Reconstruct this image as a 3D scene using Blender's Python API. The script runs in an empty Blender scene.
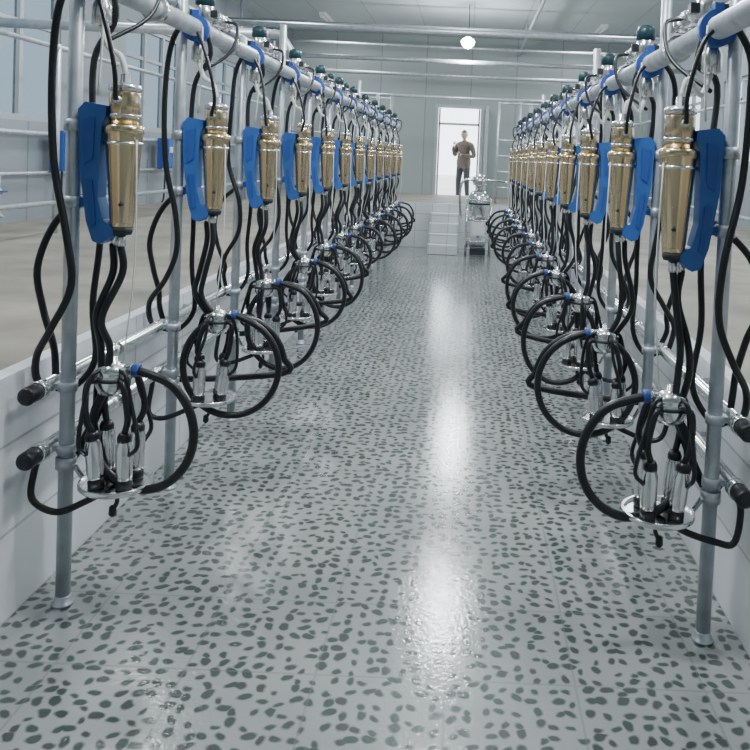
import bpy, bmesh, math, random
from mathutils import Vector, Matrix, Euler
random.seed(4)
scene = bpy.context.scene

# ------------------------------------------------------------------ materials
def new_mat(name):
    m = bpy.data.materials.new(name); m.use_nodes = True
    nt = m.node_tree
    return m, nt, nt.nodes['Principled BSDF']

def simple(name, col, rough=0.5, metal=0.0, noise=0.0, nscale=8.0, bump=0.0, coat=0.0):
    m, nt, b = new_mat(name)
    b.inputs['Base Color'].default_value = (*col, 1)
    b.inputs['Roughness'].default_value = rough
    b.inputs['Metallic'].default_value = metal
    b.inputs['Coat Weight'].default_value = coat
    if noise > 0 or bump > 0:
        tc = nt.nodes.new('ShaderNodeTexCoord')
        n = nt.nodes.new('ShaderNodeTexNoise'); n.inputs['Scale'].default_value = nscale
        n.inputs['Detail'].default_value = 5
        nt.links.new(tc.outputs['Object'], n.inputs['Vector'])
        if noise > 0:
            r = nt.nodes.new('ShaderNodeValToRGB')
            r.color_ramp.elements[0].position = 0.3; r.color_ramp.elements[1].position = 0.7
            r.color_ramp.elements[0].color = (*[c*(1-noise) for c in col], 1)
            r.color_ramp.elements[1].color = (*[min(1, c*(1+noise)) for c in col], 1)
            nt.links.new(n.outputs['Fac'], r.inputs['Fac'])
            nt.links.new(r.outputs['Color'], b.inputs['Base Color'])
        if bump > 0:
            bp = nt.nodes.new('ShaderNodeBump'); bp.inputs['Strength'].default_value = bump
            bp.inputs['Distance'].default_value = 0.01
            nt.links.new(n.outputs['Fac'], bp.inputs['Height'])
            nt.links.new(bp.outputs['Normal'], b.inputs['Normal'])
    return m

M = {}
M['galv'] = simple('galvanised_steel', (0.52, 0.56, 0.60), 0.40, 0.6, 0.15, 14, 0.05)
M['chrome'] = simple('stainless_steel', (0.74, 0.75, 0.75), 0.2, 1.0)
M['gold'] = simple('champagne_gold_metal', (0.70, 0.57, 0.37), 0.2, 1.0)
M['rubber'] = simple('black_rubber', (0.008, 0.009, 0.011), 0.36)
M['blue'] = simple('blue_plastic', (0.035, 0.13, 0.42), 0.4)
M['bluecl'] = simple('blue_clamp', (0.03, 0.09, 0.36), 0.4)
M['teal'] = simple('dark_teal_plastic', (0.008, 0.045, 0.055), 0.4)
M['cord'] = simple('white_cord', (0.75, 0.76, 0.74), 0.6)
M['white'] = simple('white_plastic', (0.75, 0.76, 0.76), 0.45)
M['deck'] = simple('deck_concrete', (0.29, 0.26, 0.22), 0.6, 0, 0.25, 2.5, 0.2)
M['frame'] = simple('window_frame_paint', (0.40, 0.44, 0.46), 0.4)
M['ground'] = simple('pale_yard', (0.6, 0.6, 0.58), 0.9, 0, 0.15, 1)
M['dark'] = simple('dark_iron', (0.04, 0.045, 0.05), 0.5, 0.5)

def pane_mat(name, c):
    m, nt, b = new_mat(name)
    tr = nt.nodes.new('ShaderNodeBsdfTransparent'); tr.inputs[0].default_value = (*c, 1)
    mx = nt.nodes.new('ShaderNodeMixShader'); mx.inputs[0].default_value = .12
    b.inputs['Base Color'].default_value = (.3, .33, .35, 1); b.inputs['Roughness'].default_value = .1
    nt.links.new(tr.outputs[0], mx.inputs[1]); nt.links.new(b.outputs[0], mx.inputs[2])
    nt.links.new(mx.outputs[0], nt.nodes['Material Output'].inputs[0])
    return m
M['pane_l'] = pane_mat('daylight_dimming_pane', (.33, .37, .40))  # tint added to hold back the bright sky at the left windows
M['pane_r'] = pane_mat('clear_window_glass', (.75, .78, .80))

def brick_mat(name, c1, grout, w, h, axes, rough=0.3, mort=0.012):
    m, nt, b = new_mat(name)
    tc = nt.nodes.new('ShaderNodeTexCoord')
    sp = nt.nodes.new('ShaderNodeSeparateXYZ'); cb = nt.nodes.new('ShaderNodeCombineXYZ')
    nt.links.new(tc.outputs['Object'], sp.inputs[0])
    nt.links.new(sp.outputs[axes[0]], cb.inputs[0]); nt.links.new(sp.outputs[axes[1]], cb.inputs[1])
    br = nt.nodes.new('ShaderNodeTexBrick'); br.offset = 0
    br.inputs['Color1'].default_value = (*c1, 1)
    br.inputs['Color2'].default_value = (*[c*0.94 for c in c1], 1)
    br.inputs['Mortar'].default_value = (*grout, 1)
    br.inputs['Scale'].default_value = 1
    br.inputs['Brick Width'].default_value = w; br.inputs['Row Height'].default_value = h
    br.inputs['Mortar Size'].default_value = mort
    nt.links.new(cb.outputs[0], br.inputs['Vector'])
    nt.links.new(br.outputs['Color'], b.inputs['Base Color'])
    bp = nt.nodes.new('ShaderNodeBump'); bp.inputs['Strength'].default_value = 0.3
    bp.inputs['Distance'].default_value = 0.004; bp.invert = True
    nt.links.new(br.outputs['Fac'], bp.inputs['Height']); nt.links.new(bp.outputs['Normal'], b.inputs['Normal'])
    b.inputs['Roughness'].default_value = rough
    return m
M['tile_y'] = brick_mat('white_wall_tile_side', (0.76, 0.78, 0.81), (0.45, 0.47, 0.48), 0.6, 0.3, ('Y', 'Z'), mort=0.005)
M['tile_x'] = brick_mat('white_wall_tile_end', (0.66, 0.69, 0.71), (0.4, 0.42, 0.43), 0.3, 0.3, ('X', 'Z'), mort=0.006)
M['panel_y'] = brick_mat('wall_panel_side', (0.30, 0.34, 0.37), (0.19, 0.22, 0.24), 1.0, 20, ('Y', 'Z'), 0.45)
M['panel_x'] = brick_mat('wall_panel_end', (0.34, 0.39, 0.385), (0.22, 0.26, 0.26), 1.0, 20, ('X', 'Z'), 0.45)
M['ceil'] = brick_mat('ceiling_panel', (0.48, 0.54, 0.54), (0.33, 0.37, 0.38), 1.0, 30, ('X', 'Y'), 0.5)

def floor_mat():
    m, nt, b = new_mat('spotted_floor_tile')
    N = nt.nodes.new; L = nt.links.new
    tc = N('ShaderNodeTexCoord')
    ns = N('ShaderNodeTexNoise'); ns.inputs['Scale'].default_value = 24; ns.inputs['Detail'].default_value = 1
    L(tc.outputs['Object'], ns.inputs['Vector'])
    sub = N('ShaderNodeVectorMath'); sub.operation = 'SUBTRACT'; sub.inputs[1].default_value = (.5, .5, .5)
    L(ns.outputs['Color'], sub.inputs[0])
    sc = N('ShaderNodeVectorMath'); sc.operation = 'SCALE'; sc.inputs['Scale'].default_value = 0.022
    L(sub.outputs[0], sc.inputs[0])
    add = N('ShaderNodeVectorMath'); add.operation = 'ADD'
    L(tc.outputs['Object'], add.inputs[0]); L(sc.outputs[0], add.inputs[1])
    S = 19.5
    v = N('ShaderNodeTexVoronoi'); v.voronoi_dimensions = '2D'; v.inputs['Scale'].default_value = S
    v.inputs['Randomness'].default_value = 0.68
    L(add.outputs[0], v.inputs['Vector'])
    d = N('ShaderNodeVectorMath'); d.operation = 'SUBTRACT'
    L(add.outputs[0], d.inputs[0]); L(v.outputs['Position'], d.inputs[1])
    sepc = N('ShaderNodeSeparateColor'); L(v.outputs['Color'], sepc.inputs[0])
    ang = N('ShaderNodeMath'); ang.operation = 'MULTIPLY'; ang.inputs[1].default_value = 3.14159
    L(sepc.outputs[0], ang.inputs[0])
    vr = N('ShaderNodeVectorRotate'); vr.rotation_type = 'Z_AXIS'
    L(d.outputs[0], vr.inputs['Vector']); L(ang.outputs[0], vr.inputs['Angle'])
    st = N('ShaderNodeVectorMath'); st.operation = 'MULTIPLY'; st.inputs[1].default_value = (S*1.0, S*1.5, 0)
    L(vr.outputs[0], st.inputs[0])
    ln = N('ShaderNodeVectorMath'); ln.operation = 'LENGTH'; L(st.outputs[0], ln.inputs[0])
    sz = N('ShaderNodeMapRange'); sz.inputs['To Min'].default_value = 0.29; sz.inputs['To Max'].default_value = 0.50
    L(sepc.outputs[1], sz.inputs['Value'])
    df = N('ShaderNodeMath'); df.operation = 'SUBTRACT'; L(sz.outputs[0], df.inputs[0]); L(ln.outputs['Value'], df.inputs[1])
    mr = N('ShaderNodeMapRange'); mr.inputs['From Min'].default_value = -0.07; mr.inputs['From Max'].default_value = 0.12
    L(df.outputs[0], mr.inputs['Value'])
    n2 = N('ShaderNodeTexNoise'); n2.inputs['Scale'].default_value = 1.6; n2.inputs['Detail'].default_value = 6
    L(tc.outputs['Object'], n2.inputs['Vector'])
    r2 = N('ShaderNodeValToRGB'); r2.color_ramp.elements[0].position = .3; r2.color_ramp.elements[1].position = .7
    r2.color_ramp.elements[0].color = (0.27, 0.285, 0.28, 1); r2.color_ramp.elements[1].color = (0.37, 0.385, 0.375, 1)
    L(n2.outputs['Fac'], r2.inputs['Fac'])
    mix = N('ShaderNodeMix'); mix.data_type = 'RGBA'
    L(mr.outputs[0], mix.inputs['Factor']); L(r2.outputs['Color'], mix.inputs['A'])
    mix.inputs['B'].default_value = (0.055, 0.072, 0.064, 1)
    br = N('ShaderNodeTexBrick'); br.offset = 0; br.inputs['Scale'].default_value = 1
    br.inputs['Brick Width'].default_value = 0.4; br.inputs['Row Height'].default_value = 0.4
    br.inputs['Mortar Size'].default_value = 0.004
    L(tc.outputs['Object'], br.inputs['Vector'])
    mix2 = N('ShaderNodeMix'); mix2.data_type = 'RGBA'
    ml = N('ShaderNodeMath'); ml.operation = 'MULTIPLY'; ml.inputs[1].default_value = 0.4
    L(br.outputs['Fac'], ml.inputs[0]); L(ml.outputs[0], mix2.inputs['Factor'])
    L(mix.outputs['Result'], mix2.inputs['A']); mix2.inputs['B'].default_value = (0.15, 0.16, 0.15, 1)
    L(mix2.outputs['Result'], b.inputs['Base Color'])
    b.inputs['Roughness'].default_value = 0.11
    b.inputs['Specular IOR Level'].default_value = 0.8
    n3 = N('ShaderNodeTexNoise'); n3.inputs['Scale'].default_value = 60; n3.inputs['Detail'].default_value = 4
    L(tc.outputs['Object'], n3.inputs['Vector'])
    bp = N('ShaderNodeBump'); bp.inputs['Strength'].default_value = 0.32; bp.inputs['Distance'].default_value = 0.003
    L(n3.outputs['Fac'], bp.inputs['Height']); L(bp.outputs['Normal'], b.inputs['Normal'])
    return m
M['floor'] = floor_mat()

def emis(name, col, st):
    m, nt, b = new_mat(name)
    b.inputs['Base Color'].default_value = (*col, 1)
    b.inputs['Emission Color'].default_value = (*col, 1)
    b.inputs['Emission Strength'].default_value = st
    return m
M['bulb'] = emis('lamp_glass_glow', (0.93, 0.97, 1.0), 60)

# ------------------------------------------------------------------ mesh builder
def catmull(pts, res):
    P = [Vector(p) for p in pts]
    if len(P) < 3 or res <= 1: return P
    out = []
    for i in range(len(P)-1):
        p0 = P[i-1] if i > 0 else P[i]*2-P[i+1]
        p1, p2 = P[i], P[i+1]
        p3 = P[i+2] if i+2 < len(P) else P[i+1]*2-P[i]
        for k in range(res):
            t = k/res
            out.append(0.5*((2*p1)+(p2-p0)*t+(2*p0-5*p1+4*p2-p3)*t*t+(-p0+3*p1-3*p2+p3)*t**3))
    out.append(P[-1]); return out

class MB:
    def __init__(self): self.v = []; self.f = []; self.m = []; self.sm = []; self.mats = []
    def mi(self, k):
        if k not in self.mats: self.mats.append(k)
        return self.mats.index(k)
    def face(self, idx, k, smooth=True):
        self.f.append(idx); self.m.append(self.mi(k)); self.sm.append(smooth)
    def tube(self, pts, r, k, seg=10, res=6):
        P = catmull(pts, res)
        rr = r if callable(r) else (lambda t: r)
        t0 = (P[1]-P[0]).normalized()
        up = Vector((0, 0, 1)) if abs(t0.z) < .9 else Vector((0, 1, 0))
        n = t0.cross(up).normalized(); base = len(self.v)
        for i, p in enumerate(P):
            t = (P[min(i+1, len(P)-1)]-P[max(i-1, 0)]).normalized()
            n = (n-t*n.dot(t)).normalized(); b = t.cross(n)
            R = rr(i/(len(P)-1))
            for j in range(seg):
                a = 2*math.pi*j/seg
                self.v.append(p+(n*math.cos(a)+b*math.sin(a))*R)
        for i in range(len(P)-1):
            for j in range(seg):
                a = base+i*seg+j; b2 = base+i*seg+(j+1) % seg
                self.face((a, b2, b2+seg, a+seg), k)
        self.face(tuple(base+j for j in reversed(range(seg))), k, False)
        e = base+(len(P)-1)*seg
        self.face(tuple(e+j for j in range(seg)), k, False)
    def lathe(self, prof, o, k, axis=(0, 0, 1), seg=20):
        q = Vector((0, 0, 1)).rotation_difference(Vector(axis).normalized()); o = Vector(o)
        base = len(self.v)
        for r, z in prof:
            for j in range(seg):
                a = 2*math.pi*j/seg
                self.v.append(o+q @ Vector((r*math.cos(a), r*math.sin(a), z)))
        for i in range(len(prof)-1):
            for j in range(seg):
                a = base+i*seg+j; b = base+i*seg+(j+1) % seg
                sharp = abs(prof[i][1]-prof[i+1][1]) < 1e-4
                self.face((a, b, b+seg, a+seg), k, not sharp)
        self.face(tuple(base+j for j in reversed(range(seg))), k, False)
        e = base+(len(prof)-1)*seg
        self.face(tuple(e+j for j in range(seg)), k, False)
    def box(self, c, s, k, rot=None):
        base = len(self.v); c = Vector(c)
        for dx in (-.5, .5):
            for dy in (-.5, .5):
                for dz in (-.5, .5):
                    p = Vector((dx*s[0], dy*s[1], dz*s[2]))
                    if rot: p = rot @ p
                    self.v.append(c+p)
        for f in ((0, 1, 3, 2), (4, 6, 7, 5), (0, 4, 5, 1), (2, 3, 7, 6), (0, 2, 6, 4), (1, 5, 7, 3)):
            self.face(tuple(base+i for i in f), k, False)
    def bx(self, x0, x1, y0, y1, z0, z1, k):
        self.box(((x0+x1)/2, (y0+y1)/2, (z0+z1)/2), (x1-x0, y1-y0, z1-z0), k)
    def prism(self, poly, v0, v1, k):
        base = len(self.v); n = len(poly)
        for v in (v0, v1):
            for u, z in poly: self.v.append(Vector((u, v, z)))
        self.face(tuple(base+i for i in range(n)), k, False)
        self.face(tuple(base+n+i for i in reversed(range(n))), k, False)
        for i in range(n):
            j = (i+1) % n
            self.face((base+i, base+n+i, base+n+j, base+j), k, False)
    def mesh(self, name, s=1, bevel=0):
        me = bpy.data.meshes.new(name)
        me.from_pydata([(p.x*s, p.y, p.z) for p in self.v], [], self.f)
        for k in self.mats: me.materials.append(M[k])
        for i, p in enumerate(me.polygons):
            p.material_index = self.m[i]; p.use_smooth = self.sm[i]
        bm = bmesh.new(); bm.from_mesh(me)
        bmesh.ops.recalc_face_normals(bm, faces=bm.faces)
        bm.to_mesh(me); bm.free()
        return me
    def obj(self, name, loc=(0, 0, 0), parent=None, bevel=0):
        return put(name, self.mesh(name), loc, parent, bevel)

def put(name, me, loc=(0, 0, 0), parent=None, bevel=0):
    o = bpy.data.objects.new(name, me); scene.collection.objects.link(o); o.location = loc
    if parent: o.parent = parent
    if bevel:
        b = o.modifiers.new('bevel', 'BEVEL'); b.width = bevel; b.segments = 2; b.limit_method = 'ANGLE'
    return o
def empty(name, loc=(0, 0, 0)):
    o = bpy.data.objects.new(name, None); scene.collection.objects.link(o); o.location = loc
    o.empty_display_size = 0.1
    return o

# ------------------------------------------------------------------ room
KL, KR = -1.47, 1.0          # kerb faces of the pit
DECK = 0.8
PEND = 14.3                  # end of the pit
WL, WR, YE, YB, CZ = -4.4, 3.95, 17.8, -1.5, 4.3

b = MB(); b.bx(KL-.06, KR+.06, YB, PEND+.06, -0.1, 0, 'floor'); b.obj('floor')
b = MB(); b.bx(WL, KL-0.06, YB, YE, 0.0, DECK, 'deck'); b.obj('floor_deck_left')
b = MB(); b.bx(KR+0.06, WR, YB, YE, 0.0, DECK, 'deck'); b.obj('floor_deck_right')
b = MB(); b.bx(KL-.06, KR+.06, PEND+.06, YE, 0.0, DECK, 'deck'); b.obj('floor_deck_end')
b = MB(); b.bx(KL-.06, KL, YB, PEND, 0, DECK+.03, 'tile_y'); b.obj('wall_pit_left')
b = MB(); b.bx(KR, KR+.06, YB, PEND, 0, DECK+.03, 'tile_y'); b.obj('wall_pit_right')
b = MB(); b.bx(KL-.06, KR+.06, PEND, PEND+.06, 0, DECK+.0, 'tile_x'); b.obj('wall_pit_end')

def wall_open(name, axis, pos, th, a0, a1, z0, z1, ops, k):
    b = MB()
    def bb(u0, u1, w0, w1):
        if u1-u0 < 1e-4 or w1-w0 < 1e-4: return
        if axis == 'x': b.bx(pos, pos+th, u0, u1, w0, w1, k)
        else: b.bx(u0, u1, pos, pos+th, w0, w1, k)
    cur = a0
    for (o0, o1, p0, p1) in sorted(ops):
        bb(cur, o0, z0, z1); bb(o0, o1, z0, p0); bb(o0, o1, p1, z1); cur = o1
    bb(cur, a1, z0, z1)
    return b.obj(name)

winL = [(4.4, 8.6, 1.8, 3.3), (10.2, 12.2, 1.8, 3.2), (13.8, 15.8, 1.8, 3.2)]
winR = [(4.4, 8.6, 1.8, 3.3), (9.6, 12.6, 1.7, 3.0), (13.8, 15.8, 1.8, 3.0)]
wall_open('wall_left', 'x', WL-.12, .12, YB, YE, .0, CZ, winL, 'panel_y')
wall_open('wall_right', 'x', WR, .12, YB, YE, .0, CZ, winR, 'panel_y')
DX0, DX1, DZ1 = -0.70, 0.24, 2.74
wall_open('wall_end', 'y', YE, .12, WL, WR, .0, CZ, [(DX0, DX1, DECK, DZ1)], 'panel_x')
b = MB(); b.bx(WL-.12, WR+.12, YB, YE+.12, CZ, CZ+.1, 'ceil'); b.obj('ceiling')
b = MB(); b.bx(WL-.12, WR+.12, YB-.12, YB, .0, CZ, 'panel_x'); b.obj('wall_back')

n = 1
for side, x, ws in (('l', WL-.08, winL), ('r', WR+.04, winR)):
    for (y0, y1, z0, z1) in ws:
        b = MB(); t = .06; e = .001
        b.bx(x, x+t, y0+e, y1-e, z0+e, z0+t, 'frame'); b.bx(x, x+t, y0+e, y1-e, z1-t, z1-e, 'frame')
        b.bx(x, x+t*.8, y0+e, y1-e, z0+.95, z0+.99, 'frame')
        b.bx(x+.02, x+.024, y0+.01, y1-.01, z0+.01, z1-.01, 'pane_'+side)
        nm = max(2, int(round((y1-y0)/0.7)))
        for i in range(nm+1):
            yy = y0+e+(y1-y0-2*e-t)*i/nm
            b.bx(x, x+t, yy, yy+t, z0+t, z1-t, 'frame')
        b.obj('window_%d' % n); n += 1
# door trim
b = MB()
b.bx(DX0-.07, DX0, YE-.03, YE-.001, DECK, DZ1+.07, 'frame'); b.bx(DX1, DX1+.07, YE-.03, YE-.001, DECK, DZ1+.07, 'frame')
b.bx(DX0, DX1, YE-.03, YE-.001, DZ1, DZ1+.07, 'frame')
b.obj('trim_1')
b = MB()
b.bx(DX0+.01, DX1-.01, YE+.03, YE+.08, 2.36, 2.41, 'frame')
b.bx(DX0+.01, DX0+.05, YE+.03, YE+.08, DECK, DZ1-.01, 'frame'); b.bx(DX1-.05, DX1-.01, YE+.03, YE+.08, DECK, DZ1-.01, 'frame')
ex = DX1+.10
b.bx(ex, ex+.06, YE-.95, YE-.90, DECK+.01, 2.75, 'frame'); b.bx(ex, ex+.06, YE-.09, YE-.04, DECK+.01, 2.75, 'frame')
for z in (DECK+.01, 1.6, 2.69): b.bx(ex, ex+.06, YE-.90, YE-.09, z, z+.06, 'frame')
b.bx(ex+.02, ex+.04, YE-.90, YE-.09, DECK+.07, 1.6, 'white')
b.obj('door_1')

# yard outside the building
b = MB()
b.bx(-30, 30, YE+.12, 50, .4, .6, 'ground'); b.bx(-30, WL-.12, YB-5, YE+.12, .4, .6, 'ground'); b.bx(WR+.12, 30, YB-5, YE+.12, .4, .6, 'ground')
b.obj('yard_ground')

# steps at the pit end
b = MB()
for i in range(4):
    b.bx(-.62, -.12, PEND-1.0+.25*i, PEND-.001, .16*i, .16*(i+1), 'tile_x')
b.obj('pit_steps', (0, 0, .001), bevel=.008)

# roof beams
for Y in (1.5, 5.0, 8.0, 10.9, 14.2, 16.6):
    b = MB()
    b.tube([(WL, Y, 3.32), (WR, Y, 3.32)], .04, 'galv', 12, 1)
    b.tube([(WL, Y, 3.9), (WR, Y, 3.9)], .03, 'galv', 10, 1)
    for x in (WL+.3, WR-.3): b.tube([(x, Y, 3.3), (x, Y, CZ)], .025, 'galv', 8, 1)
    b.obj('roof_beam')
b = MB()
b.tube([(1.0, YB+.01, 3.95), (1.0, YE-.01, 3.95)], .03, 'galv', 10, 1)
for Y in range(0, 17, 3): b.tube([(1.0, Y+.3, 3.95), (1.0, Y+.3, CZ)], .01, 'galv', 6, 1)
b.obj('conduit_pipe')
# pipe carried from the left wall to the milking line
b = MB(); b.tube([(WL+.001, 6.4, 2.53), (-1.62, 6.4, 2.53)], .04, 'galv', 14, 1)
b.tube([(-1.62, 6.4, 2.53), (-1.55, 6.4, 2.53), (-1.50, 6.4, 2.48), (-1.40, 6.4, 2.32)], .035, 'galv', 12, 4)
b.lathe([(.04, 0), (.07, .001), (.07, .012), (.04, .013)], (WL+.001, 6.4, 2.53), 'galv', axis=(1, 0, 0))
b.obj('supply_pipe')
# service pipes on the left wall with valves
b = MB()
for z, r in ((1.28, .02), (1.68, .028)):
    b.tube([(WL+.07, 5, z), (WL+.07, 17, z)], r, 'galv', 10, 1)
    for Y in range(5, 17, 2): b.bx(WL+.001, WL+.07, Y+.3, Y+.34, z-.012, z+.012, 'galv')
for Y in (7.4, 9.6, 12.6, 14.9):
    b.tube([(WL+.07, Y, 1.28), (WL+.07, Y, .95), (WL+.11, Y, .88)], .014, 'galv', 8, 3)
    b.lathe([(.02, -.03), (.03, -.02), (.03, .02), (.02, .03)], (WL+.07, Y, 1.12), 'chrome')
    b.box((WL+.11, Y, 1.12), (.03, .09, .015), 'bluecl')
b.obj('wall_service_pipes')

# hanging lamps: the far one is in view, nearer ones are added
def lamp(Y, z, x=0.0):
    b = MB()
    b.tube([(x, Y, z+.09), (x+.01, Y, (z+CZ)/2), (x, Y, CZ)], .006, 'dark', 6, 4)
    b.lathe([(.025, .05), (.035, .07), (.03, .13), (.01, .15)], (x, Y, z), 'dark')
    b.lathe([(.001, -.13), (.06, -.11), (.11, -.05), (.12, 0), (.09, .04), (.035, .07)], (x, Y, z), 'bulb')
    b.obj('hanging_or_added_lamp')
    l = bpy.data.lights.new('lamp_or_added_light', 'POINT'); l.energy = 130; l.shadow_soft_size = .12; l.color = (.93, .97, 1)
    o = bpy.data.objects.new('lamp_or_added_light', l); scene.collection.objects.link(o); o.location = (x, Y, z-.30)
for Y in (2.6, 5.6, 8.7, 14.0): lamp(Y, 3.66, -.09)  # nearer lamps added to stretch the reflected streak along the floor

# added fill lights above both decks, each with a made-up fixture body
for X in (-2.9, 2.5):
    for Y in (2.5, 7, 11.5, 16):
        b = MB()
        b.bx(X-.06, X+.06, Y-.65, Y+.65, CZ-.06, CZ-.001, 'white')
        b.tube([(X, Y-.6, CZ-.085), (X, Y+.6, CZ-.085)], .016, 'white', 8, 1)
        b.bx(X-.03, X+.03, Y-.65, Y-.6, CZ-.11, CZ-.05, 'white'); b.bx(X-.03, X+.03, Y+.6, Y+.65, CZ-.11, CZ-.05, 'white')
        b.obj('added_fill_fixture')
        l = bpy.data.lights.new('added_fill_light', 'AREA'); l.shape = 'RECTANGLE'; l.size = .5; l.size_y = 1.2
        l.energy = 60; l.color = (.93, .97, 1)
        o = bpy.data.objects.new('added_fill_light', l); scene.collection.objects.link(o); o.location = (X, Y, CZ-.13)

# ------------------------------------------------------------------ milking units
def build_parts(s, zt, var):
    """u (x) points to the middle of the pit, origin at the post foot"""
    R = random.Random(10+var*7+(0 if s > 0 else 50))
    out = {}
    # --- meter: tapered golden canister with steel-ringed head
    b = MB(); cu = .17
    b.lathe([(.032, 1.295), (.036, 1.305), (.038, 1.32)], (cu, 0, 0), 'dark')
    b.lathe([(.037, 1.32), (.039, 1.34), (.060, 1.635), (.065, 1.64), (.065, 1.662), (.054, 1.67)], (cu, 0, 0), 'gold', seg=28)
    b.lathe([(.050, 1.67), (.050, 1.775), (.046, 1.782)], (cu, 0, 0), 'gold', seg=24)
    b.lathe([(.046, 1.78), (.053, 1.783), (.053, 1.80), (.040, 1.808), (.018, 1.812), (.016, 1.84)], (cu, 0, 0), 'chrome', seg=24)
    b.lathe([(.050, 1.69), (.0525, 1.692), (.0525, 1.702), (.050, 1.704)], (cu, 0, 0), 'chrome', seg=24)
    b.tube([(cu, 0, 1.30), (cu, 0, 1.255)], .015, 'chrome', 10, 1)
    b.tube([(cu-.02, .02, 1.31), (cu-.035, .02, 1.255)], .012, 'chrome', 10, 1)
    b.tube([(cu, -.02, 1.75), (cu, -.07, 1.75)], .012, 'chrome', 8, 1)
    b.tube([(cu+.015, -.035, 1.40), (cu+.015, -.055, 1.40)], .006, 'dark', 8, 1)
    out['meter_canister'] = b.mesh('meter_canister', s)
    # --- blue bracket
    b = MB()
    poly = [(.027, 1.715), (.05, 1.74), (.12, 1.73), (.12, 1.695), (.108, 1.67), (.102, 1.55), (.10, 1.42), (.118, 1.345),
            (.155, 1.318), (.155, 1.292), (.112, 1.262), (.085, 1.272), (.062, 1.34), (.036, 1.52)]
    b.prism(poly, -.033, .033, 'blue')
    b.prism([(.045, 1.68), (.085, 1.69), (.082, 1.55), (.052, 1.53)], -.038, .038, 'bluecl')
    b.prism([(.060, 1.48), (.082, 1.48), (.096, 1.33), (.082, 1.32)], -.038, .038, 'bluecl')
    for z in (1.66, 1.40):
        b.lathe([(.026, -.02), (.034, -.02), (.034, .02), (.026, .02)], (0, 0, z), 'galv', seg=16)
        b.box((.045, 0, z), (.04, .03, .03), 'bluecl')
    b.lathe([(.05, 1.60), (.061, 1.60), (.061, 1.610), (.05, 1.610)], (cu, 0, 0), 'chrome', seg=24)
    b.box((.105, 0, 1.605), (.03, .03, .012), 'bluecl')
    out['meter_bracket'] = b.mesh('meter_bracket', s)
    # --- cluster
    b = MB(); k = .175
    lean = [-.02, .03, .0][var]
    cz = .80; cc = Vector((k+lean, 0, cz))
    b.lathe([(.02, -.06), (.045, -.05), (.056, -.025), (.058, 0), (.05, .012), (.052, .02), (.052, .032), (.03, .05), (.012, .055), (.01, .075)], cc, 'chrome', seg=24)
    b.lathe([(.059, -.006), (.062, 0), (.059, .006)], cc, 'dark', seg=24)
    b.tube([cc+Vector((.04, 0, .03)), cc+Vector((.085, -.01, .035))], .017, 'chrome', 10, 1)
    b.lathe([(.019, 0), (.022, .004), (.022, .022), (.019, .026)], cc+Vector((.07, -.01, .034)), 'bluecl', axis=(1, 0, 0))
    b.lathe([(.002, .425), (.115, .425), (.122, .432), (.122, .446), (.114, .446), (.112, .436), (.002, .436)], (k, 0, 0), 'chrome', seg=32)
    b.tube([(.022, 0, .50), (.07, .03, .41), (k, 0, .418)], .009, 'chrome', 8, 4)
    b.lathe([(.0255, -.02), (.034, -.02), (.034, .02), (.0255, .02)], (0, 0, .50), 'galv', seg=16)
    b.tube([(k, 0, .425), (k+.005, 0, .37), (k-.01, 0, .34)], .008, 'rubber', 8, 3)
    b.lathe([(.006, 0), (.014, .01), (.012, .035), (.006, .04)], (k-.01, 0, .315), 'rubber', seg=10)
    for i in range(4):
        a = math.pi/4+i*math.pi/2+var*.35
        d = Vector((math.cos(a), math.sin(a), 0))
        base = Vector((k, 0, .437))+d*.066
        top = base+Vector((0, 0, .19))+d*.012+Vector((lean*.4, 0, 0))
        ax = (top-base)
        b.lathe([(.026, 0), (.028, .004), (.027, .025), (.022, .03)], base, 'rubber', axis=ax, seg=14)
        b.lathe([(.022, .028), (.0265, .035), (.0275, .05), (.0275, .145), (.0225, .16), (.0225, .17)], base, 'chrome', axis=ax, seg=16)
        b.lathe([(.024, .165), (.024, .18), (.017, .195)], base, 'rubber', axis=ax, seg=14)
        t2 = base+ax.normalized()*.19
        mid = t2+Vector((0, 0, .06))+d*.022
        b.tube([t2, mid, cc+d*.085+Vector((0, 0, -.01)), cc+d*.045+Vector((0, 0, -.0))], .0115, 'rubber', 8, 5)
        pd = Vector((-d.y, d.x, 0))*.02
        s1 = base+ax.normalized()*.12+d*.028
        b.tube([s1+pd*.3, s1+d*.03+pd+Vector((0, 0, .05)), cc+d*.10+pd+Vector((0, 0, -.06)), cc+d*.075+pd*.6+Vector((0, 0, .02)), cc+d*.03+Vector((0, 0, .035))], .0075, 'rubber', 8, 5)
    out['cluster'] = b.mesh('cluster', s)
    # --- big hose loop
    b = MB()
    ru, rz, cu2, cz2 = [(.19, .205, .265, .63), (.225, .23, .285, .60), (.21, .25, .295, .58)][var]
    pts = [cc+Vector((.08, -.01, .035))]
    turns = [1.0, 1.55, 1.5][var]
    a0 = math.radians(62); N = int(14*turns)
    for i in range(N+1):
        t = i/N; a = a0-2*math.pi*turns*t*.78
        pts.append(Vector((cu2+ru*math.cos(a), -.05-.05*t+.16*t*t, cz2+rz*math.sin(a)*(1-.03*t))))
    pts.append(Vector((.0, .06, .50))); pts.append(Vector((-.065, .05, .55)))
    b.tube(pts, .0155, 'rubber', 10, 5)
    out['milk_hose_loop'] = b.mesh('milk_hose_loop', s)
    # --- hoses
    b = MB(); J = lambda a=.012: R.uniform(-a, a)
    def h(pts, r): b.tube([Vector(p)+Vector((J(), J(), J())) if 0 < i < len(pts)-1 else Vector(p) for i, p in enumerate(pts)], r, 'rubber', 9, 6)
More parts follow.
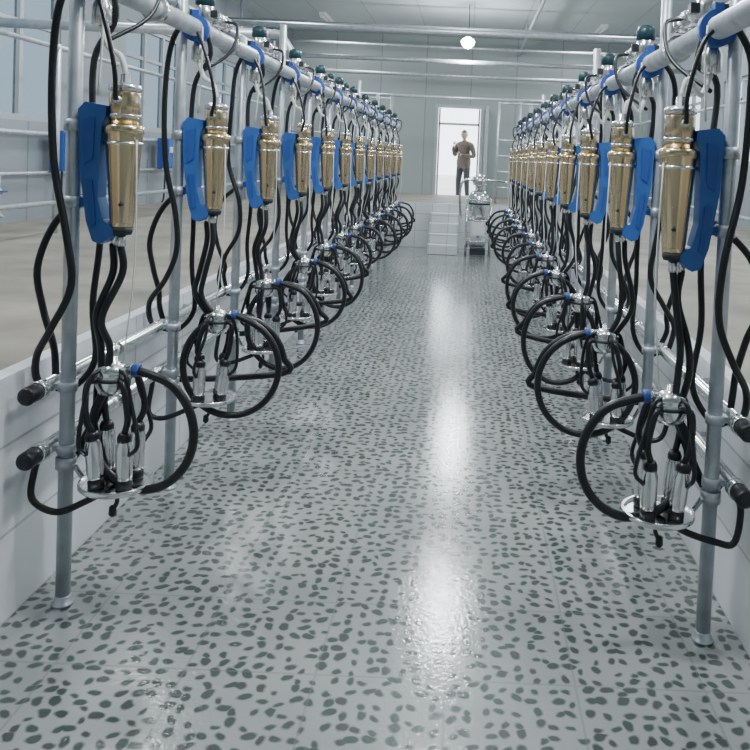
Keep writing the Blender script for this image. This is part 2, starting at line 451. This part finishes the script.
    h([(.05, -.05, zt+.05), (-.02, -.07, zt-.08), (-.045, -.06, 1.85), (-.04, -.055, 1.55), (.02, -.07, 1.30), (.03, -.07, 1.12), (-.03, -.07, .98), (-.085, -.05, .88), (-.09, -.04, .81), (-.07, -.04, .765)], .0125)
    h([(.168, 0, 1.26), (.165, -.01, 1.16), (.135, -.02, 1.02), (.14, -.02, .92), cc+Vector((-.01, -.02, .03))], .0125)
    h([(.133, .02, 1.26), (.13, .015, 1.16), (.10, .0, 1.02), (.105, .0, .92), cc+Vector((-.04, .0, .02))], .0125)
    h([(.09, .04, 1.36), (.03, .07, 1.42), (-.10, .07, 1.32), (-.15, .06, 1.16), (-.12, .06, 1.02), (-.085, .05, .92), (-.085, .05, .85), (-.068, .05, .78)], .0125)
    h([(.065, .05, zt+.08), (.10, .08, zt-.1), (.03, .07, 1.9), (.045, .06, 1.6), (.06, .06, 1.3), (.05, .07, 1.05), (.06, .06, .85), (.0, .06, .74), (-.065, .05, .74)], .0115)
    h([(-.068, -.04, .54), (-.085, -.05, .47), (-.07, -.07, .385), (.0, -.06, .36), (.09, -.04, .385), (.15, -.02, .415)], .0115)
    h([(.168, -.07, 1.75), (.18, -.11, 1.85), (.14, -.09, 2.0), (.08, -.06, zt)], .008)
    b.tube([(.225, -.03, 1.62), (.232, -.035, 1.2), (.20, -.03, .86)], .0028, 'cord', 6, 3)
    b.tube([(.11, -.05, zt), (.115, -.06, 1.95), (.10, -.05, 1.76)], .004, 'cord', 6, 3)
    out['hoses'] = b.mesh('hoses', s)
    # --- pulsator and valves on the overhead line
    b = MB(); pu = .065
    b.lathe([(.041, -.025), (.062, -.025), (.062, .025), (.041, .025)], (pu, 0, zt), 'bluecl', axis=(0, 1, 0), seg=20)
    b.box((pu, 0, zt+.068), (.03, .04, .03), 'bluecl')
    b.lathe([(.025, .035), (.035, .045), (.040, .05), (.040, .12), (.035, .125)], (pu, .11, zt), 'chrome')
    b.lathe([(.035, .125), (.044, .128), (.044, .165), (.036, .188), (.014, .195)], (pu, .11, zt), 'teal')
    b.box((pu, .11, zt+.085), (.13, .035, .035), 'dark')
    b.lathe([(.018, -.15), (.034, -.14), (.034, -.08), (.02, -.05), (.02, -.035)], (pu, .04, zt), 'chrome')
    b.tube([(pu, .04, zt-.145), (.10, .02, zt-.22), (.15, 0, 1.90), (cu, 0, 1.84)], .010, 'cord', 8, 5)
    # horizontal valve bodies riding on the pipe
    b.lathe([(.028, -.09), (.036, -.085), (.036, .03), (.030, .035), (.030, .07), (.036, .075), (.036, .09), (.02, .095)], (pu+.005, .34, zt+.088), 'chrome', axis=(0, 1, 0))
    b.tube([(pu, .30, zt+.06), (pu, .30, zt+.03)], .016, 'chrome', 8, 1)
    b.box((pu, .44, zt+.085), (.045, .03, .06), 'dark')
    b.lathe([(.041, -.02), (.054, -.02), (.054, .02), (.041, .02)], (pu, .5, zt), 'chrome', axis=(0, 1, 0), seg=20)
    b.tube([(pu+.03, .34, zt+.09), (pu+.10, .30, zt+.06), (pu+.09, .22, zt-.08), (.05, .08, zt-.2)], .008, 'rubber', 8, 5)
    out['pulsator'] = b.mesh('pulsator', s)
    # post
    b = MB(); hp = zt+[.16, .34, .10][var]
    b.lathe([(.036, 0.001), (.036, .008), (.028, .010), (.028, .03), (.0245, .034)], (0, 0, 0), 'galv', seg=20)
    b.lathe([(.0245, .01), (.0245, hp), (.02, hp+.005)], (0, 0, 0), 'galv', seg=18)
    if var == 0:
        b.lathe([(.0245, 0), (.03, .003), (.03, .045), (.02, .055)], (0, 0, hp), 'teal', seg=14)
    for z in (.765, .55):
        b.lathe([(.0246, -.016), (.032, -.016), (.032, .016), (.0246, .016)], (0, 0, z), 'galv', seg=16)
        b.box((-.032, 0, z), (.02, .03, .02), 'galv')
    out['support_post'] = b.mesh('support_post', s)
    return out

LX, RX = -1.34, .87
for s, X, zt, Y0, NU in ((1, LX, 2.15, 2.72, 12), (-1, RX, 2.07, 2.67, 11)):
    variants = [build_parts(s, zt, v) for v in range(3)]
    for i in range(NU):
        Y = Y0+.985*i
        v = [0, 1, 2, 1, 2, 0][i % 6]
        root = empty('milking_unit', (X, Y, 0))
        for nm, me in variants[v].items():
            put(nm, me, (0, 0, 0), root)
    # overhead and kerb lines
    y1 = Y0+.985*(NU-1)+.6
    b = MB()
    b.tube([(0, .4, 0), (0, y1, 0)], .040, 'galv', 16, 1)
    b.lathe([(.03, 0), (.047, .002), (.047, .02), (.03, .022)], (0, y1, 0), 'chrome', axis=(0, 1, 0))
    b.obj('overhead_vacuum_pipe', (X+s*.065, 0, zt))
    b = MB(); b.tube([(0, .4, 0), (0, y1, 0)], .02, 'galv', 12, 1)
    for i in range(NU): b.lathe([(.02, -.015), (.028, -.015), (.028, .015), (.02, .015)], (0, Y0+.985*i, 0), 'galv', axis=(0, 1, 0))
    b.obj('overhead_air_pipe', (X-s*.047, 0, zt+.12))
    for z, nm in ((.765, 'milk_line_pipe'), (.55, 'wash_line_pipe')):
        b = MB(); ys = Y0-.12; ye = y1-.2
        b.tube([(0, ys, 0), (0, ye, 0)], .026, 'chrome', 16, 1)
        for i in range(NU):
            yy = Y0+.985*i
            if yy+.52 < ye:
                b.lathe([(.026, -.03), (.031, -.028), (.031, .028), (.026, .03)], (0, yy+.5, 0), 'chrome', axis=(0, 1, 0))
                b.box((-s*.041, yy+.5, 0), (.038, .03, .02), 'galv')
            b.tube([(0, yy-.04, 0), (0, yy-.04, .03)], .014, 'chrome', 8, 1)
        b.lathe([(.014, -.03), (.026, -.028), (.030, -.02), (.030, .03), (.028, .035)], (0, ys, 0), 'rubber', axis=(0, 1, 0))
        b.lathe([(.03, .04), (.034, .045), (.034, .075), (.03, .08)], (0, ys, 0), 'chrome', axis=(0, 1, 0))
        b.obj(nm, (X-s*.066, 0, z))

# ------------------------------------------------------------------ receiver at pit end
b = MB(); cx, cy = .22, 13.45
for dx in (-.2, .2):
    for dy in (-.18, .18):
        b.tube([(cx+dx, cy+dy, 0.001), (cx+dx, cy+dy, .95)], .018, 'chrome', 8, 1)
for z in (.25, .60, .94):
    for dx in (-.2, .2): b.tube([(cx+dx, cy-.18, z), (cx+dx, cy+.18, z)], .012, 'chrome', 8, 1)
    for dy in (-.18, .18): b.tube([(cx-.2, cy+dy, z), (cx+.2, cy+dy, z)], .012, 'chrome', 8, 1)
b.lathe([(.03, .55), (.12, .60), (.17, .70), (.18, .78), (.18, .98), (.15, 1.06), (.08, 1.10), (.05, 1.11), (.05, 1.17)], (cx, cy, 0), 'chrome', seg=28)
b.lathe([(.18, .86), (.19, .865), (.19, .885), (.18, .89)], (cx, cy, 0), 'dark', seg=28)
b.lathe([(.05, 1.17), (.11, 1.18), (.13, 1.24), (.12, 1.32), (.05, 1.37), (.02, 1.38)], (cx, cy, 0), 'chrome', seg=24)
b.tube([(cx+.1, cy, 1.27), (cx+.3, cy, 1.27), (cx+.5, cy+.02, 1.2), (cx+.52, cy+.04, .8)], .022, 'chrome', 10, 4)
b.tube([(cx-.1, cy, 1.27), (cx-.28, cy, 1.25), (cx-.33, cy, 1.0), (cx-.3, cy, .62)], .022, 'chrome', 10, 4)
b.lathe([(.07, -.15), (.08, -.14), (.08, .1), (.06, .13)], (cx, cy-.02, .22), 'galv', axis=(1, 0, 0))
b.lathe([(.02, 0), (.09, .01), (.09, .06), (.02, .07)], (cx-.16, cy-.02, .22), 'chrome', axis=(-1, 0, 0))
b.bx(cx-.13, cx+.13, cy-.15, cy+.12, .02, .12, 'dark')
b.bx(cx-.12, cx+.10, cy-.26, cy-.19, .36, .58, 'white')
b.tube([(cx, cy, .56), (cx, cy, .30)], .02, 'chrome', 8, 1)
b.obj('milk_receiver')

# ------------------------------------------------------------------ gates, rails on decks
def rail(name, pts_posts, zs, r=.024, base=DECK):
    b = MB()
    for p in pts_posts: b.tube([(p[0], p[1], base+.001), (p[0], p[1], max(zs)+.03)], r, 'galv', 10, 1)
    for z in zs:
        for a, c in zip(pts_posts[:-1], pts_posts[1:]): b.tube([(a[0], a[1], z), (c[0], c[1], z)], r*.9, 'galv', 10, 1)
    b.obj(name)
rail('stall_fence', [(-3.6, y) for y in (1, 4, 7, 10, 13, 16)], (1.07, 2.42))
rail('stall_fence', [(3.2, y) for y in (1, 4, 7, 10, 13, 16)], (1.07, 2.42))
rail('end_gate', [(-3.4, 15.2), (-2.4, 15.2), (-1.5, 15.2)], (1.1, 1.4, 1.7, 2.0, 2.7))
rail('end_gate', [(.55, 15.2), (.95, 15.2), (1.9, 15.2), (2.9, 15.2)], (1.1, 1.4, 1.7, 2.0, 2.7))
b = MB(); b.tube([(-3.4, 15.4, 2.78), (2.9, 15.4, 2.78)], .03, 'galv', 10, 1)
for x in (-3.4, 2.9, -1.5, .95): b.tube([(x, 15.4, DECK+.001), (x, 15.4, 2.8)], .03, 'galv', 10, 1)
b.obj('portal_frame')

# blue control boxes on left wall
for Y in (8.35, 11.2):
    b = MB()
    b.bx(0, .14, -.13, .13, -.20, .22, 'bluecl'); b.bx(.14, .15, -.11, .11, -.18, .20, 'blue')
    b.bx(.15, .165, -.08, .03, .02, .10, 'white'); b.bx(.15, .17, .05, .08, -.05, .03, 'dark')
    b.tube([(.07, 0, -.20), (.06, 0, -.6), (.03, 0, -.68)], .012, 'dark', 8, 3)
    b.obj('control_box', (WL+.10, Y, 1.5), bevel=.01)

# ------------------------------------------------------------------ person
def person(loc, rotz):
    M['jacket'] = simple('brown_jacket', (0.10, 0.075, 0.06), .8, 0, .2, 20)
    M['trouser'] = simple('dark_trousers', (0.04, 0.04, 0.045), .85)
    M['skin'] = simple('skin', (0.40, 0.24, 0.17), .5)
    M['hair'] = simple('black_hair', (0.01, 0.009, 0.008), .5)
    M['shoe'] = simple('black_shoe', (0.012, 0.012, 0.012), .4)
    root = empty('standing_person', loc); root.rotation_euler = (0, 0, rotz)
    V = []; E = []; Rr = []
    def add(p, r, par=None):
        V.append(p); Rr.append(r if isinstance(r, tuple) else (r, r))
        if par is not None: E.append((par, len(V)-1))
        return len(V)-1
    pel = add((0, 0, .93), (.18, .13))
    w = add((0, .0, 1.06), (.18, .13), pel)
    ch = add((0, .0, 1.24), (.19, .135), w)
    ut = add((0, .01, 1.36), (.155, .10), ch)
    nk = add((0, .0, 1.44), (.055, .055), ut)
    add((0, -.01, 1.50), (.05, .05), nk)
    hands = []
    for sd in (-1, 1):
        hp = add((.09*sd, 0, .86), .10, pel)
        kn = add((.12*sd, -.02, .48), .068, hp)
        an = add((.14*sd, .01, .10), .05, kn)
        he = add((.14*sd, .0, .045), (.045, .04), an)
        add((.15*sd, -.15, .035), (.042, .03), he)
        sh = add((.20*sd, .01, 1.35), .072, ut)
        if sd == 1:
            el = add((.285*sd, .03, 1.08), .058, sh); wr = add((.13*sd, -.22, 1.10), .038, el); hd = add((.06, -.245, 1.12), (.03, .02), wr)
            hands.append((Vector((.06, -.245, 1.12)), Vector((-.9, -.3, .2)).normalized(), Vector((0, 0, 1))))
        else:
            el = add((.29*sd, .03, 1.09), .058, sh); wr = add((.18*sd, -.20, 1.26), .038, el); hd = add((.14*sd, -.23, 1.33), (.03, .02), wr)
            hands.append((Vector((-.14, -.23, 1.33)), Vector((.25, -.1, .96)).normalized(), Vector((1, 0, 0))))
    def skin(name, V, E, Rr, sub=2, root_i=0):
        me = bpy.data.meshes.new(name); me.from_pydata(V, E, [])
        o = bpy.data.objects.new(name, me); scene.collection.objects.link(o)
        sk = o.modifiers.new('s', 'SKIN'); sk.use_smooth_shade = True
        for i, d in enumerate(me.skin_vertices[0].data):
            d.radius = Rr[i]; d.use_root = (i == root_i)
        ss = o.modifiers.new('ss', 'SUBSURF'); ss.levels = sub; ss.render_levels = sub
        dg = bpy.context.evaluated_depsgraph_get(); dg.update()
        m2 = bpy.data.meshes.new_from_object(o.evaluated_get(dg))
        bpy.data.objects.remove(o); m2.name = name
        return m2
    me = skin('body', V, E, Rr)
    me.materials.clear()
    for k in ('jacket', 'trouser', 'skin', 'shoe'): me.materials.append(M[k])
    hpos = [h[0] for h in hands]
    for p in me.polygons:
        c = p.center; p.use_smooth = True
        if c.z < .09: p.material_index = 3
        elif c.z < .80: p.material_index = 1
        elif c.z > 1.455 and abs(c.x) < .1: p.material_index = 2
        elif min((c-h).length for h in hpos) < .05: p.material_index = 2
        else: p.material_index = 0
    put('body', me, (0, 0, 0), root)
    for hp_, d, up in hands:
        side = d.cross(up).normalized()
        V2 = []; R2 = []
        for f in range(4):
            off = up*(-.027+.018*f); L = (.062, .072, .068, .052)[f]
            for t, c in ((0, 0), (.45, .006), (.75, .018), (1, .034)):
                V2.append(tuple(hp_+d*(.025+L*t)+off+side*c)); R2.append((.0085*(1-.2*t),)*2)
        for q in (up*.015+d*.0, up*.042+d*.022+side*.012, up*.05+d*.05+side*.02): V2.append(tuple(hp_+q)); R2.append((.0095, .0095))
        for f in range(5):
            if f < 4: vv = V2[f*4:f*4+4]; ee = [(0, 1), (1, 2), (2, 3)]; rr = R2[f*4:f*4+4]
            else: vv = V2[16:]; ee = [(0, 1), (1, 2)]; rr = R2[16:]
            fm = skin('finger', vv, ee, rr, 1); fm.materials.clear(); fm.materials.append(M['skin'])
            put('finger', fm, (0, 0, 0), root)
    bm = bmesh.new(); bmesh.ops.create_uvsphere(bm, u_segments=32, v_segments=24, radius=1)
    for v in bm.verts:
        x, y, z = v.co
        jaw = 1-.28*max(0, -z)**1.2
        X = x*.078*jaw; Yy = y*.098*(1-.1*max(0, -z)); Z = z*.118
        if y < 0:
            nose = math.exp(-((x/.16)**2+((z+.08)/.2)**2)); Yy -= .022*nose
            for ex in (-.38, .38): Yy += .010*math.exp(-(((x-ex)/.18)**2+((z-.06)/.12)**2))
            Yy -= .006*math.exp(-((x/.3)**2+((z+.45)/.09)**2)); Yy -= .008*math.exp(-((x/.3)**2+((z+.85)/.15)**2))
        v.co = (X, Yy, Z)
    for f in bm.faces:
        c = f.calc_center_median(); f.smooth = True
        f.material_index = 1 if (c.z > .06 or (c.y > .01 and c.z > -.05)) else 0
    hm = bpy.data.meshes.new('head'); bm.to_mesh(hm); bm.free(); hm.materials.append(M['skin']); hm.materials.append(M['hair'])
    ho = put('head', hm, (0, -.015, 1.59), root); ho.rotation_euler = (.15, 0, .2)
    fb = MB()
    for ex in (-.028, .028):
        fb.lathe([(.001, -.006), (.009, -.003), (.009, .003), (.001, .006)], (ex, -.085, .008), 'white', axis=(0, 1, 0), seg=12)
        fb.lathe([(.004, 0), (.004, .002)], (ex, -.093, .008), 'dark', axis=(0, 1, 0), seg=8)
        fb.tube([(ex-.012, -.09, .024), (ex, -.094, .028), (ex+.012, -.09, .024)], .003, 'hair', 6, 3)
        sg = 1 if ex > 0 else -1
        fb.lathe([(.008, -.004), (.024, -.002), (.026, .004), (.018, .007)], (sg*.078, .005, -.005), 'skin', axis=(sg, .3, 0), seg=14)
    fb.tube([(-.02, -.09, -.052), (0, -.096, -.05), (.02, -.09, -.052)], .003, 'jacket', 6, 3)
    put('face_features', fb.mesh('face_features'), (0, 0, 0), ho)
person((-.10, 18.9, .6), math.radians(-35))

# ------------------------------------------------------------------ world
w = bpy.data.worlds.new('World'); scene.world = w; w.use_nodes = True
bg = w.node_tree.nodes['Background']; bg.inputs['Color'].default_value = (.86, .94, 1, 1); bg.inputs['Strength'].default_value = 5.0

# ------------------------------------------------------------------ camera
F = 800.0
cam = bpy.data.cameras.new('camera'); co = bpy.data.objects.new('camera', cam); scene.collection.objects.link(co)
cam.sensor_width = 36; cam.lens = F/750*36; cam.clip_start = .05; cam.clip_end = 200
pitch = math.radians(-2.2); roll = math.radians(2.5)
Rm = Matrix.Rotation(math.pi/2+pitch, 3, 'X') @ Matrix.Rotation(roll, 3, 'Z')
co.rotation_euler = Rm.to_euler(); co.location = (0, 0, 1.6)
d = Rm.transposed() @ Vector((0, 1, 0))
u = F*d.x/-d.z; v = F*d.y/-d.z
cam.shift_x = (375+u-468)/750
cam.shift_y = (160-375+v)/750
scene.camera = co
